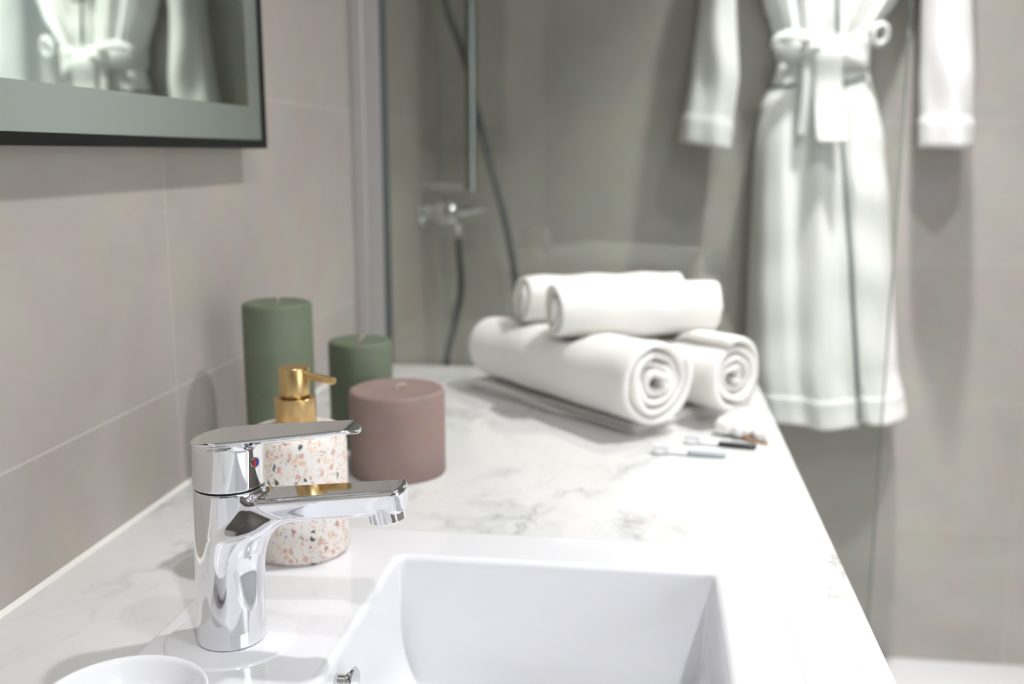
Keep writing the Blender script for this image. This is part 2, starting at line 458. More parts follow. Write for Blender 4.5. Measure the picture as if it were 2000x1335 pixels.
# ceiling lamps (fixtures around the lights, the last one an added fill)
k = NT('lamp_glow'); k.b.inputs['Emission Color'].default_value = (1, 0.98, 0.95, 1); k.b.inputs['Emission Strength'].default_value = 6
M['glow'] = k.m
for (lx, ly, pw, col), lb in zip(LAMPS, ('round recessed ceiling spotlight above the shower', 'round recessed ceiling spotlight above the right side of the worktop',
        'round recessed ceiling spotlight above the basin', 'added round ceiling spotlight for fill nearest the dark front wall')):
    t = thing('ceiling_spotlight', lb, 'ceiling light', (lx, ly, ZC), 'recessed ceiling spotlights')
    b = bmesh.new(); lathe(b, [(0.040, -0.0002), (0.040, -0.010), (0.046, -0.012), (0.055, -0.006), (0.056, -0.0002)], (lx, ly, ZC), 48)
    obj('trim_ring', b, M['pl_white'], t, angle=40)
    b = bmesh.new(); lathe(b, [(0, -0.004), (0.0395, -0.004), (0.0395, -0.0008), (0, -0.0008)], (lx, ly, ZC), 48)
    obj('lens', b, M['glow'], t, angle=40)

# ------------------------------------------------------------------ worktop + cabinet
W = 0.640
b = bmesh.new()
X = [0.0002, 0.1320, 0.5820, W]; Y = [-0.1, 0.2495, 0.8455, 1.567]; zt, zb = 0.0, -0.03
vt = {}
def vv(i, j, z):
    kk = (i, j, z)
    if kk not in vt: vt[kk] = b.verts.new((X[i], Y[j], z))
    return vt[kk]
for i in range(3):
    for j in range(3):
        if i == 1 and j == 1: continue
        b.faces.new((vv(i, j, zt), vv(i+1, j, zt), vv(i+1, j+1, zt), vv(i, j+1, zt)))
        b.faces.new((vv(i, j+1, zb), vv(i+1, j+1, zb), vv(i+1, j, zb), vv(i, j, zb)))
for i in range(3):
    b.faces.new((vv(i, 0, zb), vv(i+1, 0, zb), vv(i+1, 0, zt), vv(i, 0, zt)))
    b.faces.new((vv(i+1, 3, zb), vv(i, 3, zb), vv(i, 3, zt), vv(i+1, 3, zt)))
    b.faces.new((vv(3, i, zb), vv(3, i+1, zb), vv(3, i+1, zt), vv(3, i, zt)))
    b.faces.new((vv(0, i+1, zb), vv(0, i, zb), vv(0, i, zt), vv(0, i+1, zt)))
b.faces.new((vv(1, 1, zb), vv(1, 2, zb), vv(1, 2, zt), vv(1, 1, zt))); b.faces.new((vv(2, 2, zb), vv(2, 1, zb), vv(2, 1, zt), vv(2, 2, zt)))
b.faces.new((vv(2, 1, zb), vv(1, 1, zb), vv(1, 1, zt), vv(2, 1, zt))); b.faces.new((vv(1, 2, zb), vv(2, 2, zb), vv(2, 2, zt), vv(1, 2, zt)))
es = [e for e in b.edges if all(v.co.x > W-1e-5 and v.co.z > -1e-5 for v in e.verts) or all(v.co.y > 1.566 and v.co.z > -1e-5 for v in e.verts)]
bmesh.ops.bevel(b, geom=es, offset=0.002, segments=3, profile=0.5, affect='EDGES')
wt = obj('worktop', b, M['marble'], angle=30)
tag(wt, 'long white marble worktop with grey veins running along the tiled wall', 'worktop')

cb = thing('vanity_cabinet', 'white vanity cabinet below the marble worktop', 'cabinet', (0.3, 0.73, ZF))
b = bmesh.new()
for (x0, x1, y0, y1, z0, z1) in ((0.001, 0.60, -0.09, -0.07, ZF+0.1, -0.031), (0.001, 0.60, 1.54, 1.56, ZF+0.1, -0.031),
        (0.001, 0.02, -0.07, 1.54, ZF+0.1, -0.031), (0.02, 0.60, -0.07, 1.54, ZF+0.1, ZF+0.12)):
    box(b, x0, x1, y0, y1, z0, z1)
box(b, 0.001, 0.54, -0.07, 1.54, ZF, ZF+0.1)
obj('body', b, M['cabinet'], cb)
for i in range(4):
    y0 = -0.085+i*0.4105
    b = bmesh.new(); box(b, 0.601, 0.619, y0, y0+0.407, ZF+0.105, -0.035, 0.002)
    dr = obj('door', b, M['cabinet'], cb)
    b = bmesh.new(); box(b, 0.6195, 0.633, y0+0.14, y0+0.27, -0.075, -0.063, 0.002); obj('handle', b, M['steel'], dr)

# ------------------------------------------------------------------ basin
ZD = 0.004                                    # deck height over the marble
def f_basin(x, y, z):
    o = ext(rect2(x, y, (0.357, 0.5475), (0.2245, 0.2975), 0.010), z, -0.165, ZD, 0.0030)
    zz = np.clip(-z, 0, 0.2)
    tp = 0.07*zz
    bowl2 = rect2(x, y, (0.4005, 0.5365), (0.1315, 0.2465), 0.008)+tp
    bot = -(z+0.128)
    bowl = smax(bowl2, bot, 0.075)
    return smax(o, -bowl, 0.0065)
bs = sdf_mesh('washbasin', f_basin, (0.125, 0.24, -0.172), (0.59, 0.852, 0.0095), 0.0027, M['ceramic'])
tag(bs, 'white ceramic rectangular washbasin set into the marble worktop under the chrome tap', 'washbasin')
b = bmesh.new(); lathe(b, [(0, -0.0004), (0.0462, -0.0004), (0.0458, 0.0002), (0.0452, 0.0008), (0.0445, 0.0012), (0.0436, 0.0014), (0, 0.0014)], (0.1892, 0.6225, ZD), 160)
o_ = obj('tap_ledge', b, M['ceramic'], bs, angle=50); o_['label'] = 'round raised ledge under the tap'
# overflow cover on the left inner wall
ov = thing('overflow_cover', 'round chrome overflow cover on the left inner wall of the basin', 'overflow cover', (0.270, 0.606, -0.0165))
b = bmesh.new(); lathe(b, [(0, 0), (0.0082, 0), (0.0082, 0.0065), (0.0095, 0.0072), (0.0095, 0.0092), (0.0070, 0.0098), (0, 0.0098)], (0.2700, 0.606, -0.0165), 48, 'x'); obj('neck', b, M['chrome'], ov, angle=35)
b = bmesh.new(); lathe(b, [(0, 0.0099), (0.0115, 0.0099), (0.0130, 0.0106), (0.0132, 0.0116), (0.0125, 0.0127), (0, 0.0134)], (0.2700, 0.606, -0.0165), 64, 'x'); obj('cap', b, M['chrome'], ov, angle=35)

# ------------------------------------------------------------------ tap
FX, FY, FZ = 0.1892, 0.6225, ZD+0.0014
SH = 0.034
fa = thing('basin_tap', 'shiny chrome single lever basin tap standing on the white basin deck', 'tap', (FX, FY, FZ))
def f_tap(x, y, z):
    z = z-FZ; x = x-FX-SH*z; y = y-FY
    r = np.sqrt(x*x+y*y)
    bodyr = 0.0236
    cyl = ext(r-bodyr, z, 0.0006, 0.1120, 0.0010)
    # spout: rounded box climbing towards its tip
    a = 0.112; L0, L1 = 0.014, 0.1243
    zc = z-0.0949
    u = x*math.cos(a)+zc*math.sin(a); v = -x*math.sin(a)+zc*math.cos(a)
    t = np.clip(u/0.125, 0, 1)
    hw = 0.0185-0.0035*t; ht = 0.0100
    qx = np.abs(u-(L0+L1)/2)-(L1-L0)/2; 
    rr = 0.0048
    # top slightly crowned, bottom corners rounder
    hv = np.clip(0.5-v/(2*ht), 0, 1); hwz = hw-0.0030*hv*hv*(3-2*hv)
    qy = np.abs(y)-hwz; qz = np.abs(v)-ht
    qx = qx-0.0+0.10*np.clip(-(v), -0.01, 0.01)+0.004*(y/0.015)**2
    ax, ay, az = qx+rr*0.6, qy+rr, qz+rr
    d = np.sqrt(np.maximum(ax, 0)**2+np.maximum(ay, 0)**2+np.maximum(az, 0)**2)+np.minimum(np.maximum(ax, np.maximum(ay, az)), 0)-rr*0.8
    sk_ = np.clip(-v/0.026+0.30, 0, 1); sk_ = sk_*sk_*(3-2*sk_)
    kk = 0.008+0.029*sk_
    s = smin(cyl, d, kk)
    s = np.maximum(s, -(z-0.0004))
    # the joint under the lever is cut flat
    top = z-0.1120
    return np.where(x < 0.03, smax(s, top-0.25*np.clip(x-0.0235, 0, 1), 0.0016), s)
sdf_mesh('body', f_tap, (FX-0.03, FY-0.03, FZ-0.004), (FX+0.14, FY+0.03, FZ+0.128), 0.00105, M['chrome'], fa)
b = bmesh.new(); lathe(b, [(0, 0.1117), (0.0228, 0.1117), (0.0228, 0.1138), (0, 0.1138)], (FX+SH*0.1125, FY, FZ), 64); obj('joint_ring', b, M['black'], fa, angle=30)
def f_lever(x, y, z):
    z = z-FZ; x = x-FX-SH*z; y = y-FY
    r = np.sqrt(x*x+y*y)
    a = 0.115
    ztop = 0.1475+math.tan(a)*(x+0.0)           # tilted top plane
    pl = (z-ztop)*math.cos(a)
    cyl = ext(r-0.0237, z, 0.1127, 0.175, 0.0010)
    cyl = smax(cyl, pl+0.0050, 0.001)
    # plate outline
    t = np.clip(x/0.0775, 0, 1)
    px = x-0.0775*t
    rad = 0.0238-0.0089*t**1.3
    d2 = (np.abs(px)**2.3+np.abs(y)**2.3)**(1/2.3)-rad
    crown = 0.0012*np.clip(x/0.09, 0, 1)
    droop = 3.5*np.clip(x-0.081, 0, 1)**2*10
    pl2 = pl+droop
    th = 0.0054
    plate = ext(d2, pl2, -th, 0.0, 0.0016)
    plate = plate+0*crown
    # underside chamfer
    ch = (d2*0.5-(pl2+0.0015)*0.86)-0.0
    plate = smax(plate, ch, 0.001)
    return smin(cyl, plate, 0.0045)
sdf_mesh('lever', f_lever, (FX-0.03, FY-0.03, FZ+0.108), (FX+0.112, FY+0.03, FZ+0.172), 0.00085, M['chrome'], fa)
ax_, az_ = FX+SH*0.098+0.1100, FZ+0.1018
b = bmesh.new(); lathe(b, [(0, -0.0085), (0.0095, -0.0085), (0.0102, -0.0100), (0.0116, -0.0098), (0.0122, -0.0090), (0.0123, 0.004), (0, 0.004)], (0, 0, 0), 48)
n8 = [v for v in b.verts]
rot = Matrix.Rotation(-0.17, 4, 'Y'); bmesh.ops.transform(b, matrix=Matrix.Translation((ax_, FY, az_)) @ rot, verts=n8)
obj('aerator', b, M['chrome'], fa, angle=35)
# temperature mark on the lever housing, facing the basin
mk = math.radians(-20); mx, my = math.cos(mk), math.sin(mk)
b = bmesh.new(); lathe(b, [(0, 0), (0.0036, 0), (0.0036, 0.0008), (0, 0.0010)], (0, 0, 0), 32, 'x')
bmesh.ops.transform(b, matrix=Matrix.Translation((FX+SH*0.131+mx*0.0234, FY+my*0.0234, FZ+0.131)) @ Matrix.Rotation(mk, 4, 'Z'), verts=b.verts)
mkr = obj('temperature_mark', b, M['steel'], fa, angle=35)
for nm, s in (('blue', 1), ('red', -1)):
    b = bmesh.new()
    pts = [(0.0011, 0.0026*math.cos(t), 0.0026*math.sin(t)) for t in [PI/2-s*PI*i/12 for i in range(13)]]
    vs = [b.verts.new(p) for p in pts]; b.faces.new(vs if s < 0 else vs[::-1])
    r = bmesh.ops.extrude_face_region(b, geom=b.faces[:]); bmesh.ops.translate(b, vec=(0.0002, 0, 0), verts=[g for g in r['geom'] if isinstance(g, bmesh.types.BMVert)])
    bmesh.ops.transform(b, matrix=Matrix.Translation((FX+SH*0.131+mx*0.0234, FY+my*0.0234, FZ+0.131)) @ Matrix.Rotation(mk, 4, 'Z'), verts=b.verts)
    obj(nm+'_half', b, M[nm], mkr)

# ------------------------------------------------------------------ soap dispenser
SX, SY = 0.1820, 0.786
sd = thing('soap_dispenser', 'soap dispenser with terrazzo body and brushed gold pump behind the tap', 'soap dispenser', (SX, SY, ZD))
b = bmesh.new()
lathe(b, [(0, 0), (0.0385, 0), (0.0385, 0.0016), (0.0398, 0.0018), (0.0412, 0.0027), (0.0418, 0.0045), (0.0418, 0.096), (0.0405, 0.1035), (0.037, 0.108), (0.031, 0.1100), (0.016, 0.1108), (0, 0.1108)], (SX, SY, ZD), 96)
obj('bottle', b, M['terrazzo'], sd, angle=50)
b = bmesh.new(); lathe(b, [(0, 0.1110), (0.0168, 0.1110), (0.0172, 0.1116), (0.0172, 0.1345), (0.0166, 0.1352), (0.0115, 0.1354), (0, 0.1354)], (SX, SY, ZD), 64)
cl = obj('pump_collar', b, M['gold'], sd, angle=35)
b = bmesh.new(); lathe(b, [(0, 0.1355), (0.0090, 0.1355), (0.0090, 0.1372), (0.0126, 0.1373), (0.0128, 0.1379), (0.0128, 0.1598), (0.0122, 0.1608), (0.0105, 0.1611), (0, 0.1611)], (SX, SY, ZD), 64)
hd = obj('pump_head', b, M['gold'], sd, angle=35)
b = bmesh.new(); d0 = Vector((0.92, -0.39, -0.05)).normalized(); p0 = Vector((SX, SY, ZD+0.1555))
tube(b, [p0+d0*0.0118, p0+d0*0.030, p0+d0*0.0425, p0+d0*0.0435], [0.0033, 0.0033, 0.0033, 0.0028], 24)
obj('nozzle', b, M['gold'], hd, angle=40)

# ------------------------------------------------------------------ candles
def candle(cx, cy, r, h, m, label, seed, wick):
    t = thing('pillar_candle', label, 'candle', (cx, cy, 0), 'pillar candles')
    rnd = random.Random(seed); ph = [rnd.uniform(0, 6.28) for _ in range(4)]
    wob = lambda a, k, rr, hh: (0.0003*math.sin(3*a+ph[0])+0.0002*math.sin(7*a+ph[1])) if rr > r*0.8 else 0
    b = bmesh.new()
    lathe(b, [(0, 0.0002), (r-0.002, 0.0002), (r, 0.002), (r, h*0.33), (r*1.002, h*0.66), (r, h-0.004), (r-0.0012, h-0.0012), (r-0.004, h),
              (r-0.007, h-0.0010), (r*0.6, h-0.0030), (r*0.2, h-0.0036), (0, h-0.0038)], (cx, cy, 0), 96, wob=wob)
    obj('wax_body', b, m, t, angle=60)
    b = bmesh.new()
    P = spline([(cx, cy, h-0.004), (cx, cy, h+0.001), (cx+wick[0]*0.5, cy+wick[1]*0.5, h+0.0035), (cx+wick[0], cy+wick[1], h+0.002)], 5)
    tube(b, P, 0.0013, 8); obj('wick', b, M['wick'], t, smooth=True)
candle(0.0865, 1.0, 0.0362, 0.1865, M['wax_g'], 'tall green pillar candle nearest the tiled wall', 1, (0.004, -0.003))
candle(0.1385, 1.125, 0.0372, 0.1245, M['wax_g'], 'shorter green pillar candle between the tall green and mauve candles', 2, (0.005, 0.003))
candle(0.2085, 1.022, 0.0515, 0.0925, M['wax_p'], 'wide low mauve pillar candle on the worktop', 3, (0.009, 0.005))

# ------------------------------------------------------------------ towels
def nse(x, y, z, s):
    return (math.sin(3.1*x+1.7*s)*math.cos(2.3*y+s)+math.sin(1.9*z+2.1*y+0.7*s)*0.7+math.sin(5.3*x+4.1*z+s*3)*0.3)/2

def rolled_towel(label, p0, p1, r, turns, squash=1.0, seed=0, clash=(), tail=0.0, floor_z=None, taper=1.0):
    """a towel rolled up: a spiral sheet with thickness, swept along the axis p0-p1"""
    p0, p1 = Vector(p0), Vector(p1); ax = (p1-p0).normalized(); L = (p1-p0).length
    up = Vector((0, 0, 1)); sd_ = ax.cross(up).normalized(); up2 = sd_.cross(ax).normalized()
    rnd = random.Random(seed); ph = [rnd.uniform(0, 6.28) for _ in range(8)]
    th = r/(turns+0.55)*0.80; core = r*0.13; na = int(turns*44); nl = 26
    outer = r-th/2
    def mid(t, s):
        a = tail+2*PI*turns*t
        rr = outer-(outer-core)*((1-math.cos(0.0))*0+t)
        # inner layers sag and wander; the outside stays tidy
        wl = (t**1.5)
        rr *= 1+wl*0.16*math.sin(2*a+ph[0])+wl*0.10*math.sin(3*a+ph[1]+2*s)
        soft = 0.03*math.sin(2*a+ph[2]+3*s)*(1-t)
        rr *= 1+soft*0.5
        x = rr*math.cos(a); z = rr*math.sin(a)*squash
        return a, x, z
    bm = bmesh.new(); rows = []
    ends = [0.0, 0.006, 0.018, 0.04]
    S = [e for e in ends]+[0.04+(1-0.08)*i/(nl-1) for i in range(1, nl-1)]+[1-e for e in ends[::-1]]
    for s in S:
        e = min(s, 1-s); puff = 1.0-0.35*math.exp(-e*L/0.004)*1.0
        row_o, row_i = [], []
        for i in range(na+1):
            t = i/na; a, x, z = mid(t, s)
            nx, nz = math.cos(a), math.sin(a)
            hh = th/2*puff*(1.0 if i < na-2 else 0.6)
            # layers stick out by unequal amounts
            stick = (0.5-s)*2*(0.005*math.sin(a*0.37+ph[3])*t+0.003*math.sin(a*1.3+ph[4]))*(abs(s-0.5)*2)**6
            lump = 0.0014*nse(a*1.2, s*9, t*3, ph[5])
            for row, sg in ((row_o, 1), (row_i, -1)):
                tk = taper+(1-taper)*s
                P = p0+ax*(s*L-stick)+sd_*(x+nx*(hh*sg+lump))*tk+up2*(z+nz*(hh*sg+lump))*tk
                for (c0, c1, cr) in clash:
                    c0, c1 = Vector(c0), Vector(c1); dd = c1-c0; q = max(-0.05, min(1.05, (P-c0).dot(dd)/dd.length_squared))
                    off = P-(c0+dd*q); dl = off.length
                    if dl < cr+0.012:
                        pen = cr+0.0015-dl
                        kk2 = math.log1p(math.exp(pen/0.002))*0.002
                        P = P+off.normalized()*kk2*(0.3 if off.z > 0 else 1.0)
                if floor_z is not None and P.z < floor_z+0.0008: P.z = floor_z+0.0008+0.1*(P.z-floor_z-0.0008)*0
                row.append(bm.verts.new(P))
        rows.append(row_o+row_i[::-1])
    grid_faces(bm, rows, close_u=True)
    def cap(ring, flip):
        n = len(ring)//2
        for i in range(n-1):
            q = (ring[i], ring[i+1], ring[2*n-2-i], ring[2*n-1-i]); bm.faces.new(q if flip else q[::-1])
    cap(rows[0], True); cap(rows[-1], False)
    bmesh.ops.recalc_face_normals(bm, faces=bm.faces)
    o = obj('rolled_towel', bm, M['towel'], smooth=True)
    return tag(o, label, 'towel', 'rolled white towels in a pyramid')

rA, rB, rC, rD = 0.0590, 0.0520, 0.0405, 0.0370
ZT = 0.0135
A0, A1 = (0.248, 1.442, ZT+0.0495), (0.487, 1.184, ZT+rA-0.001)
B0, B1 = (0.350, 1.495, ZT+rB*0.97), (0.585, 1.254, ZT+rB-0.001)
C0, C1 = (0.354, 1.268, 0.140), (0.560, 1.346, 0.137)
D0, D1 = (0.300, 1.372, 0.1385), (0.520, 1.468, 0.137)
top = ((C0, C1, rC), (D0, D1, rD))
rolled_towel('large rolled white towel at the bottom front, its spiral end facing the viewer', A0, A1, rA, 4.2, 0.98, 3, top, 2.6, ZT, 0.84)
rolled_towel('rolled white towel at the bottom right, behind the large front roll', B0, B1, rB, 3.6, 1.0, 8, top, 1.2, ZT)
rolled_towel('rolled white towel lying on top at the front of the pile', C1, C0, rC, 3.4, 1.0, 5, (), 5.2)
rolled_towel('rolled white towel lying on top at the back, highest of the pile', D1, D0, rD, 3.2, 1.0, 6, ((C0, C1, rC-0.001),), 5.4)
# the flat folded towel underneath: layered folded sheet
O = Vector((0.211, 1.419, 0)); du = Vector((0.743, -0.669, 0)).normalized(); dv = Vector((0.669, 0.743, 0)).normalized()
bm = bmesh.new(); th = 0.0030
path = []
Lf, Wf = 0.335, 0.235
lay = [0.0018, 0.0052, 0.0086, 0.0118]
pts = [(Wf-0.004, lay[0]), (0.008, lay[0]), (0.0025, lay[0]+0.0008), (0.0010, (lay[0]+lay[1])/2), (0.0025, lay[1]-0.0008), (0.008, lay[1]), (Wf-0.010, lay[1]),
       (Wf-0.004, (lay[1]+lay[2])/2), (Wf-0.010, lay[2]), (0.010, lay[2]), (0.004, lay[2]+0.0008), (0.0025, (lay[2]+lay[3])/2), (0.0040, lay[3]-0.0008), (0.010, lay[3]), (Wf-0.006, lay[3])]
prof = []
for i, (u, z) in enumerate(pts):
    if i and abs(u-pts[i-1][0]) > 0.1:
        for q in range(1, 10): prof.append((pts[i-1][0]+(u-pts[i-1][0])*q/10, pts[i-1][1]+(z-pts[i-1][1])*q/10))
    prof.append((u, z))
rows = []
for si in range(31):
    s = si/30; ro, ri = [], []
    for i, (u, z) in enumerate(prof):
        a = Vector(prof[max(i-1, 0)]); c = Vector(prof[min(i+1, len(prof)-1)]); tt = (c-a).normalized(); nn = Vector((-tt.y, tt.x))
        wav = 0.0022*math.sin(s*7+z*300)+0.0015*math.sin(s*17+z*500)
        jl = 0.004*math.sin(z*900+1)*(s-0.5)*2
        lift = 0.0006*math.sin(s*11+u*30)*(z/0.012)
        for row, sg in ((ro, 1), (ri, -1)):
            P = O+dv*(u+nn.x*th/2*sg+wav*(1-u/Wf))+du*(s*Lf+jl)+Vector((0, 0, max(0.0003, z+nn.y*th/2*sg*0.95+lift)))
            row.append(bm.verts.new(P))
    rows.append(ro+ri[::-1])
grid_faces(bm, rows, close_u=True)
for ring, fl in ((rows[0], True), (rows[-1], False)):
    n = len(ring)//2
    for i in range(n-1):
        q = (ring[i], ring[i+1], ring[2*n-2-i], ring[2*n-1-i]); bm.faces.new(q if fl else q[::-1])
bmesh.ops.recalc_face_normals(bm, faces=bm.faces)
ft = obj('folded_towel', bm, M['towel'], smooth=True)
tag(ft, 'flat folded white towel lying under the rolled towels', 'towel')

# ------------------------------------------------------------------ toothbrushes and blossom
def toothbrush(label, p0, p1, grip, glabel):
    p0, p1 = Vector(p0), Vector(p1); d = (p1-p0).normalized(); L = (p1-p0).length
    t = thing('toothbrush', label, 'toothbrush', p0, 'toothbrushes on the worktop')
    s_ = Vector((0, 0, 1)).cross(d)
    def bar(ss, ws, hs, zs):
        bm = bmesh.new(); rows = []
        for s, w_, h_, z_ in zip(ss, ws, hs, zs):
            c = p0+d*(s*L)+Vector((0, 0, z_))
            rows.append([bm.verts.new(c+s_*(w_*math.copysign(abs(math.cos(a))**0.7, math.cos(a)))+Vector((0, 0, h_*math.copysign(abs(math.sin(a))**0.7, math.sin(a))))) for a in [2*PI*i/16 for i in range(16)]])
        grid_faces(bm, rows, True); bm.faces.new(rows[0][::-1]); bm.faces.new(rows[-1])
        bmesh.ops.recalc_face_normals(bm, faces=bm.faces); return bm
    obj('neck', bar([0, 0.02, 0.10, 0.17, 0.20, 0.35, 0.48], [0.002, 0.0055, 0.0062, 0.0045, 0.0026, 0.0026, 0.0035], [0.001, 0.0022, 0.0024, 0.0024, 0.002, 0.0022, 0.0025], [0.0031]*7), M['pl_white'], t, smooth=True)
    g = obj('grip', bar([0.481, 0.52, 0.7, 0.9, 0.985, 1], [0.0036, 0.0042, 0.0052, 0.005, 0.004, 0.002], [0.0026, 0.003, 0.003, 0.003, 0.0026, 0.001], [0.0032]*6), M[grip], t, smooth=True)
    g['label'] = glabel
    bm = bmesh.new()
    for i in range(6):
        for j in range(3):
            c = p0+d*(L*0.025+i*0.0035)+s_*((j-1)*0.0031)
            lathe(bm, [(0, 0.0052), (0.0012, 0.0052), (0.0013, 0.0110), (0, 0.0112)], (c.x, c.y, 0), 8)
    obj('bristles', bm, M['pl_white'], t)
toothbrush('white toothbrush with a pale grey handle, nearer the basin', (0.482, 1.124, 0), (0.566, 1.117, 0), 'pl_grey', 'pale grey handle')
toothbrush('white toothbrush with a dark handle, nearer the towels', (0.520, 1.170, 0), (0.603, 1.155, 0), 'pl_dark', 'dark handle')

bl = thing('cotton_blossom', 'small fluffy white blossom with a brown stem at the worktop edge', 'flower', (0.595, 1.215, 0.0))
rnd = random.Random(4)
for (x, y, z, r) in ((0.573, 1.212, 0.0125, 0.014), (0.592, 1.222, 0.0135, 0.015), (0.610, 1.212, 0.012, 0.0135), (0.590, 1.202, 0.012, 0.0135), (0.612, 1.196, 0.0095, 0.011)):
    bm = bmesh.new(); bmesh.ops.create_icosphere(bm, subdivisions=4, radius=r)
    ph = [rnd.uniform(0, 6) for _ in range(6)]
    for v in bm.verts:
        n = v.co.normalized(); k_ = 1+0.10*math.sin(5*n.x+ph[0])*math.sin(6*n.y+ph[1])+0.06*math.sin(11*n.z+ph[2])*math.sin(9*n.x+ph[3])
        v.co = n*r*k_; v.co.z *= 0.78; v.co += Vector((x, y, z))
    obj('petal', bm, M['petal'], bl, smooth=True)
bm = bmesh.new(); tube(bm, spline([(0.588, 1.200, 0.006), (0.595, 1.188, 0.004), (0.604, 1.180, 0.0028), (0.618, 1.172, 0.0026)], 8), [0.0030]*8+[0.0022]*8+[0.0016]*9, 12); obj('stem', bm, M['stem'], bl, smooth=True)

# ------------------------------------------------------------------ soap dish at the lower left
DX, DY = 0.180, 0.493
b = bmesh.new()
lathe(b, [(0, 0.0002), (0.024, 0.0002), (0.026, 0.0012), (0.028, 0.003), (0.037, 0.011), (0.0435, 0.020), (0.0468, 0.0270), (0.0475, 0.0290), (0.0470, 0.0300), (0.0458, 0.0296),
          (0.0440, 0.0270), (0.0400, 0.0190), (0.033, 0.0120), (0.023, 0.0078), (0.010, 0.0064), (0, 0.0062)], (DX, DY, ZD), 128)
dish = obj('soap_dish', b, M['ceramic'], smooth=True)
tag(dish, 'round white ceramic soap dish in the lower left corner beside the tap', 'soap dish')

# ------------------------------------------------------------------ mirror on the left wall
mr = thing('wall_mirror', 'black framed mirror with a frosted border hanging on the tiled wall', 'mirror', (0, 0.6, 0.345))
XM = 0.030; y0, y1, z0, z1 = 0.10, 1.135, 0.345, 1.20
def frame_piece(rects, m, name, parent, bev=0.0008):
    b = bmesh.new()
    for r_ in rects: box(b, *r_, bev, 2)
    return obj(name, b, m, parent)
fw = 0.0095
frame_piece([(0.0008, XM+0.002, y0, y1, z0, z0+fw), (0.0008, XM+0.002, y0, y1, z1-fw, z1), (0.0008, XM+0.002, y0, y0+fw, z0+fw, z1-fw), (0.0008, XM+0.002, y1-fw, y1, z0+fw, z1-fw)], M['black'], 'frame', mr)
b = bmesh.new(); box(b, 0.020, XM-0.0006, y0+fw, y1-fw, z0+fw, z1-fw); gl = obj('mirror_glass', b, M['mirror'], mr)
bw = 0.036
frame_piece([(XM-0.0005, XM, y0+fw, y1-fw, z0+fw, z0+fw+bw), (XM-0.0005, XM, y0+fw, y1-fw, z1-fw-bw, z1-fw), (XM-0.0005, XM, y0+fw, y0+fw+bw, z0+fw+bw, z1-fw-bw), (XM-0.0005, XM, y1-fw-bw, y1-fw, z0+fw+bw, z1-fw-bw)], M['frost'], 'frosted_border', mr, 0)

# ------------------------------------------------------------------ shower screen
YG = 1.595; ZS0, ZS1 = -0.8055, 1.15
ss = thing('shower_screen', 'fixed clear glass shower screen with an aluminium wall profile behind the worktop', 'shower screen', (0.4, YG, ZS0))
b = bmesh.new(); box(b, 0.0355, 0.843, YG-0.004, YG+0.004, ZS0+0.012, ZS1); gp = obj('glass_pane', b, M['glass'], ss)
b = bmesh.new(); box(b, 0.8432, 0.8442, YG-0.004, YG+0.004, ZS0+0.012, ZS1); obj('pane_edge', b, M['glass_edge'], ss)
b = bmesh.new(); box(b, 0.0005, 0.021, YG-0.017, YG+0.017, ZS0, ZS1, 0.002); box(b, 0.0212, 0.046, YG-0.012, YG-0.0055, ZS0, ZS1, 0.001); box(b, 0.0212, 0.046, YG+0.0055, YG+0.012, ZS0, ZS1, 0.001)
obj('wall_profile', b, M['alu'], ss)
b = bmesh.new(); box(b, 0.0462, 0.0535, YG-0.0095, YG-0.0042, ZS0, ZS1, 0.0012); box(b, 0.0462, 0.0535, YG+0.0042, YG+0.0095, ZS0, ZS1, 0.0012); obj('seal', b, M['seal'], ss)
b = bmesh.new(); box(b, 0.047, 0.843, YG-0.008, YG+0.008, ZS0, ZS0+0.0115, 0.002); obj('bottom_rail', b, M['alu'], ss)

# ------------------------------------------------------------------ shower mixer, rail, handset and hose
mxr = thing('shower_mixer', 'chrome shower mixer valve on the left wall behind the glass', 'shower mixer', (0, 2.06, 0.22))
b = bmesh.new(); lathe(b, [(0, 0.0005), (0.037, 0.0005), (0.0375, 0.006), (0.034, 0.010), (0, 0.010)], (0, 2.06, 0.222), 48, 'x'); obj('escutcheon', b, M['chrome'], mxr, angle=35)
b = bmesh.new(); lathe(b, [(0, 0.0102), (0.020, 0.0102), (0.021, 0.030), (0.029, 0.034), (0.031, 0.040), (0.031, 0.068), (0.028, 0.076), (0, 0.078)], (0, 2.06, 0.222), 48, 'x'); obj('valve_body', b, M['chrome'], mxr, angle=35)
b = bmesh.new(); tube(b, [(0.0785, 2.06, 0.224), (0.10, 2.06, 0.227), (0.125, 2.06, 0.231), (0.140, 2.06, 0.234), (0.142, 2.06, 0.2345)], [0.016, 0.013, 0.011, 0.012, 0.009], 24); obj('lever', b, M['chrome'], mxr, angle=40)
b = bmesh.new(); tube(b, [(0.075, 2.06, 0.193), (0.0765, 2.06, 0.175), (0.078, 2.06, 0.168)], [0.012, 0.012, 0.009], 20); obj('hose_outlet', b, M['chrome'], mxr, angle=40)

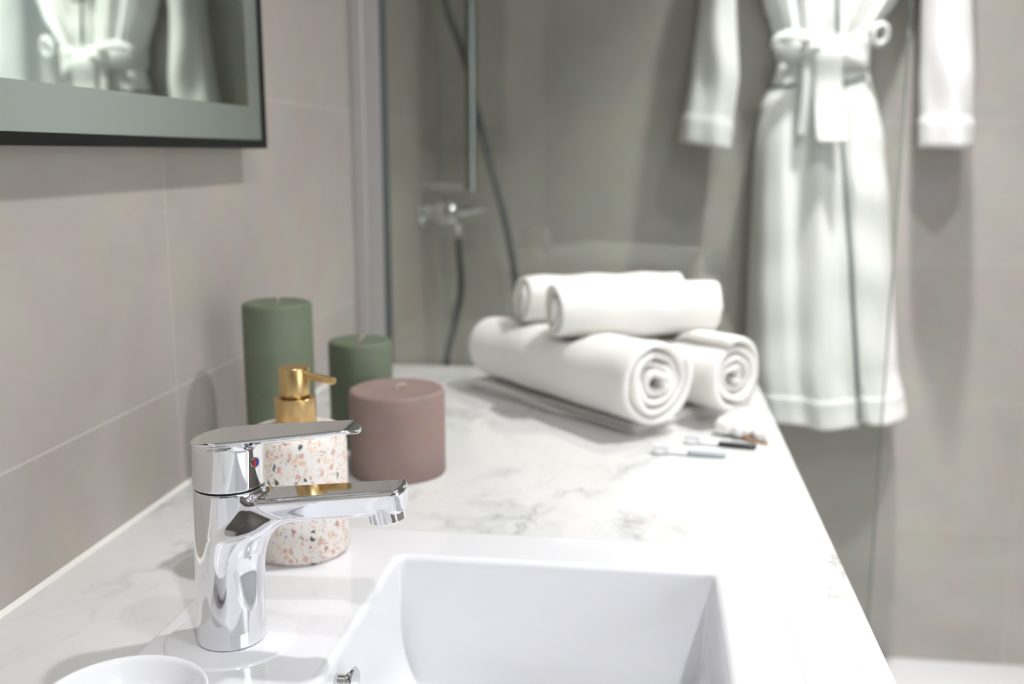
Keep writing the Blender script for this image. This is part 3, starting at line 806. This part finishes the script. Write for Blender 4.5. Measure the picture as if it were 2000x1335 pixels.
rl = thing('shower_rail', 'vertical chrome shower rail in the corner behind the glass', 'shower rail', (0.097, 2.10, 0.26))
b = bmesh.new(); tube(b, [(0.097, 2.118, 0.262), (0.097, 2.118, 1.35)], 0.0120, 24); obj('bar', b, M['steel'], rl, angle=40)
for z in (0.272, 1.31):
    b = bmesh.new(); tube(b, [(0.0005, 2.118, z), (0.0845, 2.118, z)], 0.010, 16); obj('bracket', b, M['chrome'], rl, angle=40)
hs = thing('shower_handset', 'chrome handset clipped to the top of the shower rail', 'shower head', (0.11, 2.05, 1.1))
b = bmesh.new(); tube(b, [(0.045, 2.055, 0.98), (0.050, 2.048, 1.05), (0.062, 2.03, 1.13), (0.078, 2.0, 1.18)], [0.009, 0.011, 0.012, 0.014], 20); obj('handle', b, M['chrome'], hs, smooth=True)
b = bmesh.new(); lathe(b, [(0, 0.012), (0.020, 0.010), (0.045, 0.002), (0.048, -0.006), (0.044, -0.009), (0, -0.009)], (0, 0, 0), 48)
bmesh.ops.transform(b, matrix=Matrix.Translation((0.086, 1.975, 1.19)) @ Matrix.Rotation(0.7, 4, 'X'), verts=b.verts); obj('spray_head', b, M['chrome'], hs, angle=40)
b = bmesh.new(); tube(b, [(0.076, 2.102, 1.06), (0.062, 2.075, 1.06), (0.056, 2.055, 1.06)], 0.014, 16); obj('clip', b, M['chrome'], hs, angle=40)
b = bmesh.new()
tube(b, spline([(0.045, 2.055, 0.978), (0.044, 2.06, 0.80), (0.053, 2.08, 0.644), (0.077, 2.135, 0.548), (0.102, 2.14, 0.442), (0.146, 2.10, 0.298), (0.186, 2.085, 0.14), (0.203, 2.08, -0.02),
      (0.185, 2.08, -0.20), (0.120, 2.08, -0.29), (0.058, 2.08, -0.22), (0.047, 2.08, -0.106), (0.066, 2.075, -0.02), (0.0815, 2.07, 0.06), (0.0795, 2.062, 0.13), (0.078, 2.06, 0.1675)], 12), 0.0070, 16)
hose = obj('shower_hose', b, M['hose'], smooth=True)
tag(hose, 'grey metal shower hose looping from the mixer past the chrome rail', 'hose')

# ------------------------------------------------------------------ bathrobe on the back wall
rb = thing('bathrobe', 'white bathrobe with a tied belt hanging on the beige tiled back wall', 'bathrobe', (0.86, 2.2, -0.2))
YB = D-0.012
TB = [  # z, left, right, depth of the front surface off the wall side
    (1.02, 0.765, 0.905, 0.05), (0.98, 0.690, 0.980, 0.055), (0.94, 0.640, 1.030, 0.06), (0.86, 0.635, 1.040, 0.07), (0.74, 0.660, 1.005, 0.085),
    (0.645, 0.695, 0.960, 0.095), (0.60, 0.712, 0.930, 0.10), (0.555, 0.727, 0.906, 0.10), (0.52, 0.729, 0.908, 0.10), (0.49, 0.722, 0.914, 0.104), (0.44, 0.699, 0.933, 0.108),
    (0.36, 0.690, 0.950, 0.114), (0.235, 0.688, 0.967, 0.124), (0.07, 0.687, 0.985, 0.138), (-0.10, 0.689, 1.003, 0.152), (-0.17, 0.697, 1.020, 0.158), (-0.205, 0.704, 1.028, 0.162)]
PIPE = [(0.80, 0.815), (0.635, 0.8307), (0.567, 0.8366), (0.36, 0.8547), (0.134, 0.8801), (-0.19, 0.9119), (-0.22, 0.915)]
def pipe_x(z):
    for (z0_, x0_), (z1_, x1_) in zip(PIPE, PIPE[1:]):
        if z1_ <= z <= z0_: return x0_+(x1_-x0_)*(z-z0_)/(z1_-z0_)
    return PIPE[0][1] if z > PIPE[0][0] else PIPE[-1][1]
FOLD = [(1.0, -0.002), (0.86, 0.004), (0.42, 0.013), (0.33, 0.000), (0.24, -0.001), (-0.08, 0.015), (-0.14, 0.015), (-0.38, -0.004), (-0.45, -0.004), (-0.86, 0.014), (-1.0, 0.004)]
def fold(t): return lerp_table(FOLD, max(-1, min(1, t)))[0]
def front_y(x, z):
    l_, r_, d_ = lerp_table(TB, z); t = max(-1, min(1, (2*x-l_-r_)/(r_-l_)))
    y = YB-d_*(0.25+0.75*max(0, 1-abs(t)**4.5)**0.5) if abs(t) < 1 else YB-d_*0.25
    sk = max(0, min(1, (0.53-z)/0.25)); tp = max(0, min(1, (z-0.54)/0.06))
    ed = 1-abs(t)**6
    y -= ed*sk*(fold(t+0.03*math.sin(4*z+1))+0.002*math.cos(13*t+1.0+2.2*z)*(1+math.sin(5*z))+0.0012*math.cos(23*t+5*z))
    y -= ed*tp*(0.008*math.cos(16*t*(1+0.2*(z-0.6)))+0.004*math.cos(31*t+2))
    y -= 0.0022*math.sin(38*z+9*x+1.5*math.sin(13*x))*math.sin(11*x+3*z)*sk      # soft horizontal dents
    px_ = pipe_x(z); s = (px_-x)/0.006
    y += 0.010*(1/(1+math.exp(max(-30, min(30, s*2)))))*(1 if z < 0.52 else 0.6)*math.exp(-max(0, x-px_)/0.05)
    if z < -0.155: y -= 0.004
    return y
bm = bmesh.new(); rows = []; NX = 120
zs = [1.02-0.012*i for i in range(int((1.02+0.205)/0.012)+1)]+[-0.1495, -0.154, -0.1552, -0.16, -0.2055]
zs = sorted(set(round(z, 4) for z in zs), reverse=True)
for z in zs:
    l_, r_, d_ = lerp_table(TB, z); row = []
    for i in range(NX+1):
        u = -math.cos(PI*i/NX); x = (l_+r_)/2+u*(r_-l_)/2
        dz = 0.006*math.sin(9*u)*max(0, (0.0-z))*2 if z < 0 else 0
        if z < -0.1: dz += (-0.012 if x < pipe_x(z) else 0.0)*min(1, (-0.1-z)/0.08)+0.02*max(0, (-0.5-u))*min(1, (-0.1-z)/0.08)
        row.append(bm.verts.new((x, front_y(x, z), z+dz)))
    for i in range(1, 24):
        u = math.cos(PI*i/24); x = (l_+r_)/2+u*(r_-l_)/2
        row.append(bm.verts.new((x, YB-0.02*abs(u)**4+0.004*math.sin(u*3), z)))
    rows.append(row)
grid_faces(bm, rows, close_u=True)
bm.faces.new(rows[0][::-1]); bm.faces.new(rows[-1])
bmesh.ops.recalc_face_normals(bm, faces=bm.faces)
obj('robe_body', bm, M['robe'], rb, smooth=True)

def sleeve(tab, seed, tilt):
    """tab rows: z, x left, x right, y centre, half depth"""
    bm = bmesh.new(); rows = []; n = 56; ph = seed*1.9
    zz = [tab[0][0]+(tab[-1][0]-tab[0][0])*i/70 for i in range(71)]
    for z in zz:
        l_, r_, yc, hd = lerp_table(tab, z); row = []
        for i in range(n):
            a = 2*PI*i/n; ca, sa = math.cos(a), math.sin(a)
            k_ = 1+0.07*math.sin(3*a+ph+6*z)+0.05*math.sin(5*a+14*z+ph)+0.05*math.sin(34*z+2*a+ph)*math.sin(9*z)
            cuff = 1.06 if z < tab[-1][0]+0.055 else 1.0
            row.append(bm.verts.new(((l_+r_)/2+(r_-l_)/2*ca*cuff*(0.94+0.06*k_), min(yc+hd*sa*k_*cuff, D-0.004), z+tilt*ca*max(0, min(1, (0.55-z)/0.15)))))
        rows.append(row)
    # turn inwards at the cuff so that it reads as an open sleeve
    for s_, dz in ((0.90, 0.001), (0.86, 0.02), (0.80, 0.06)):
        last = rows[70]; cx = sum(v.co.x for v in last)/n; cy = sum(v.co.y for v in last)/n
        rows.append([bm.verts.new((cx+(v.co.x-cx)*s_, cy+(v.co.y-cy)*s_, v.co.z+dz)) for v in last])
    grid_faces(bm, rows, close_u=True); bm.faces.new(rows[-1]); bm.faces.new(rows[0][::-1])
    bmesh.ops.recalc_face_normals(bm, faces=bm.faces)
    return obj('sleeve', bm, M['robe'], rb, smooth=True)
sleeve([(0.96, 0.640, 0.72, 2.20, 0.035), (0.88, 0.588, 0.70, 2.195, 0.045), (0.76, 0.566, 0.665, 2.185, 0.05), (0.65, 0.564, 0.636, 2.178, 0.052), (0.50, 0.550, 0.648, 2.176, 0.055), (0.355, 0.531, 0.634, 2.176, 0.058)], 1, -0.010)
sleeve([(0.96, 0.960, 1.035, 2.20, 0.035), (0.88, 0.975, 1.080, 2.195, 0.045), (0.76, 0.992, 1.092, 2.185, 0.05), (0.64, 1.000, 1.092, 2.178, 0.052), (0.49, 1.0055, 1.108, 2.176, 0.055), (0.351, 1.017, 1.114, 2.176, 0.058)], 2, -0.002)

def on_front(pts, r, name, m, off=0.0015, n=10, par=None):
    bm = bmesh.new(); P = [Vector((x, front_y(x, z)-off, z)) for x, z in pts]
    tube(bm, P, r, n); return obj(name, bm, m, par or rb, smooth=True)
o = on_front([(pipe_x(z)-0.001, z) for z in [0.80-0.0125*i for i in range(19)]], 0.0046, 'piping', M['piping']); o['label'] = 'dark grey piping above the belt'
o = on_front([(pipe_x(z)-0.001, z) for z in [0.50-0.0125*i for i in range(57)]], 0.0044, 'piping', M['piping']); o['label'] = 'dark grey piping down the skirt opening'
o = on_front([(0.712+0.044*i/12, 0.4755) for i in range(13)], 0.0042, 'pocket_piping', M['piping']); o['label'] = 'dark grey pocket piping'
o = on_front([(0.840+0.054*i/12, 0.479+0.013*(i/12)**2) for i in range(13)], 0.0036, 'pocket_piping', M['piping']); o['label'] = 'dark grey pocket piping'
# collar: two long flat lapels
for sgn in (-1, 1):
    bm = bmesh.new(); rows = []
    for i in range(40):
        z = 1.0-0.31*i/39; t = i/39
        cx = 0.836+sgn*(0.062*(1-t)**0.8+0.012); w_ = 0.030-0.008*t; row = []
        for j in range(9):
            x = cx+(j/8-0.5)*2*w_; e = 1-abs(j/8-0.5)*2
            row.append(bm.verts.new((x, front_y(x, z)-0.003-0.008*min(1, e*3), z)))
        for j in range(8, -1, -1):
            x = cx+(j/8-0.5)*2*w_; row.append(bm.verts.new((x, front_y(x, z)-0.001, z)))
        rows.append(row)
    grid_faces(bm, rows, True); bm.faces.new(rows[0][::-1]); bm.faces.new(rows[-1]); bmesh.ops.recalc_face_normals(bm, faces=bm.faces)
    obj('lapel', bm, M['robe'], rb, smooth=True)
# belt
bm = bmesh.new(); rows = []
for i in range(97):
    u = -1+2*i/96; x = 0.8175+u*0.094
    yf = front_y(max(0.7275, min(0.907, x)), 0.53)-0.008
    if abs(u) > 0.97: yf += 0.02*(abs(u)-0.97)/0.03
    zc = 0.541-0.008*u-0.006*math.cos(3*u); hh = 0.0265+0.007*max(0, u)
    row = []
    for j in range(20):
        a = 2*PI*j/20; ca, sa = math.cos(a), math.sin(a)
        row.append(bm.verts.new((x, yf-0.008*abs(ca)**0.6*math.copysign(1, ca)*(1+0.25*math.sin(4*sa+6*u)), zc+hh*sa+0.002*math.sin(9*u+3*sa))))
    rows.append(row)
grid_faces(bm, rows, True); bm.faces.new(rows[0][::-1]); bm.faces.new(rows[-1]); bmesh.ops.recalc_face_normals(bm, faces=bm.faces)
belt = obj('belt', bm, M['robe'], rb, smooth=True)
def blob(c, s, name, seed, par):
    bm = bmesh.new(); bmesh.ops.create_icosphere(bm, subdivisions=4, radius=1)
    for v in bm.verts:
        n = v.co.normalized(); k_ = 1+0.10*math.sin(4*n.x+seed)*math.sin(5*n.z+seed)+0.05*math.sin(9*n.z+2*seed)
        v.co = Vector((n.x*s[0]*k_+c[0], n.y*s[1]*k_+c[1], n.z*s[2]*k_+c[2]))
    return obj(name, bm, M['robe'], par, smooth=True)
yk = front_y(0.79, 0.53)-0.024
blob((0.786, yk, 0.545), (0.028, 0.018, 0.025), 'knot', 1, belt)
def strip(pts, wids, th, name, par, wdir=(1, 0, 0)):
    bm = bmesh.new(); P = spline(pts, 10); rows = []; m_ = len(P); wd = Vector(wdir).normalized()
    for i, p in enumerate(P):
        t = i/(m_-1); tg = (P[min(i+1, m_-1)]-P[max(i-1, 0)]).normalized(); nn = wd.cross(tg).normalized()
        k_ = t*(len(wids)-1); j0 = min(int(k_), len(wids)-2); w_ = wids[j0]+(wids[j0+1]-wids[j0])*(k_-j0)
        rows.append([bm.verts.new(p+wd*(w_/2*abs(math.cos(a))**0.5*math.copysign(1, math.cos(a)))+nn*(th/2*abs(math.sin(a))**0.8*math.copysign(1, math.sin(a))*(1+0.4*math.sin(3*math.cos(a)+5*t)))) for a in [2*PI*q/20 for q in range(20)]])
    grid_faces(bm, rows, True); bm.faces.new(rows[0][::-1]); bm.faces.new(rows[-1]); bmesh.ops.recalc_face_normals(bm, faces=bm.faces)
    return obj(name, bm, M['robe'], par, smooth=True)
strip([(0.806, yk-0.006, 0.553), (0.812, yk-0.014, 0.53), (0.815, yk-0.010, 0.48), (0.820, yk-0.020, 0.42), (0.826, yk-0.040, 0.362)], [0.046, 0.054, 0.054, 0.060, 0.060], 0.008, 'belt_tail', belt)
strip([(0.780, yk-0.002, 0.535), (0.776, yk-0.004, 0.50), (0.774, yk-0.004, 0.44), (0.770, yk-0.002, 0.375)], [0.026, 0.020, 0.018, 0.017], 0.007, 'belt_tail', belt)
strip([(0.790, yk-0.004, 0.556), (0.765, yk-0.016, 0.566), (0.735, yk-0.012, 0.570), (0.710, yk+0.0, 0.562), (0.716, yk+0.004, 0.548), (0.745, yk-0.004, 0.538), (0.782, yk-0.002, 0.540)], [0.014, 0.020, 0.022, 0.016, 0.020, 0.022, 0.014], 0.007, 'belt_bow', belt, (0.1, 0.5, 0.85))
bm = bmesh.new(); P = [(0.914+0.013*math.cos(a)+0.006*math.sin(a), 2.135+0.006*math.cos(a), 0.571+0.017*math.sin(a)-0.006*math.cos(a)) for a in [2*PI*i/24 for i in range(24)]]
tube(bm, P, 0.0062, 12, closed=True); obj('belt_loop', bm, M['robe'], rb, smooth=True)
bm = bmesh.new(); P = [(0.735+0.0055*math.cos(a), front_y(0.735, 0.5)-0.004-0.004*math.sin(a), 0.5+0.012*math.sin(a)) for a in [2*PI*i/24 for i in range(24)]]
tube(bm, P, 0.0060, 12, closed=True); obj('belt_loop', bm, M['robe'], rb, smooth=True)
# hanger loop and hook
bm = bmesh.new(); tube(bm, [(0.835+0.018*math.sin(a), D-0.022, 1.045-0.028*math.cos(a)) for a in [2*PI*i/24 for i in range(24)]], 0.003, 8, closed=True); obj('hanging_loop', bm, M['robe'], rb, smooth=True)
hk = thing('robe_hook', 'chrome wall hook holding the bathrobe', 'hook', (0.835, D, 1.06))
bm = bmesh.new(); lathe(bm, [(0, -0.0005), (0.02, -0.0005), (0.02, -0.006), (0, -0.007)], (0.835, D, 1.068), 32, 'y'); obj('plate', bm, M['chrome'], hk, angle=40)
bm = bmesh.new(); tube(bm, spline([(0.835, D-0.0072, 1.065), (0.835, D-0.03, 1.060), (0.835, D-0.045, 1.075)], 6), 0.005, 12); obj('peg', bm, M['chrome'], hk, smooth=True)
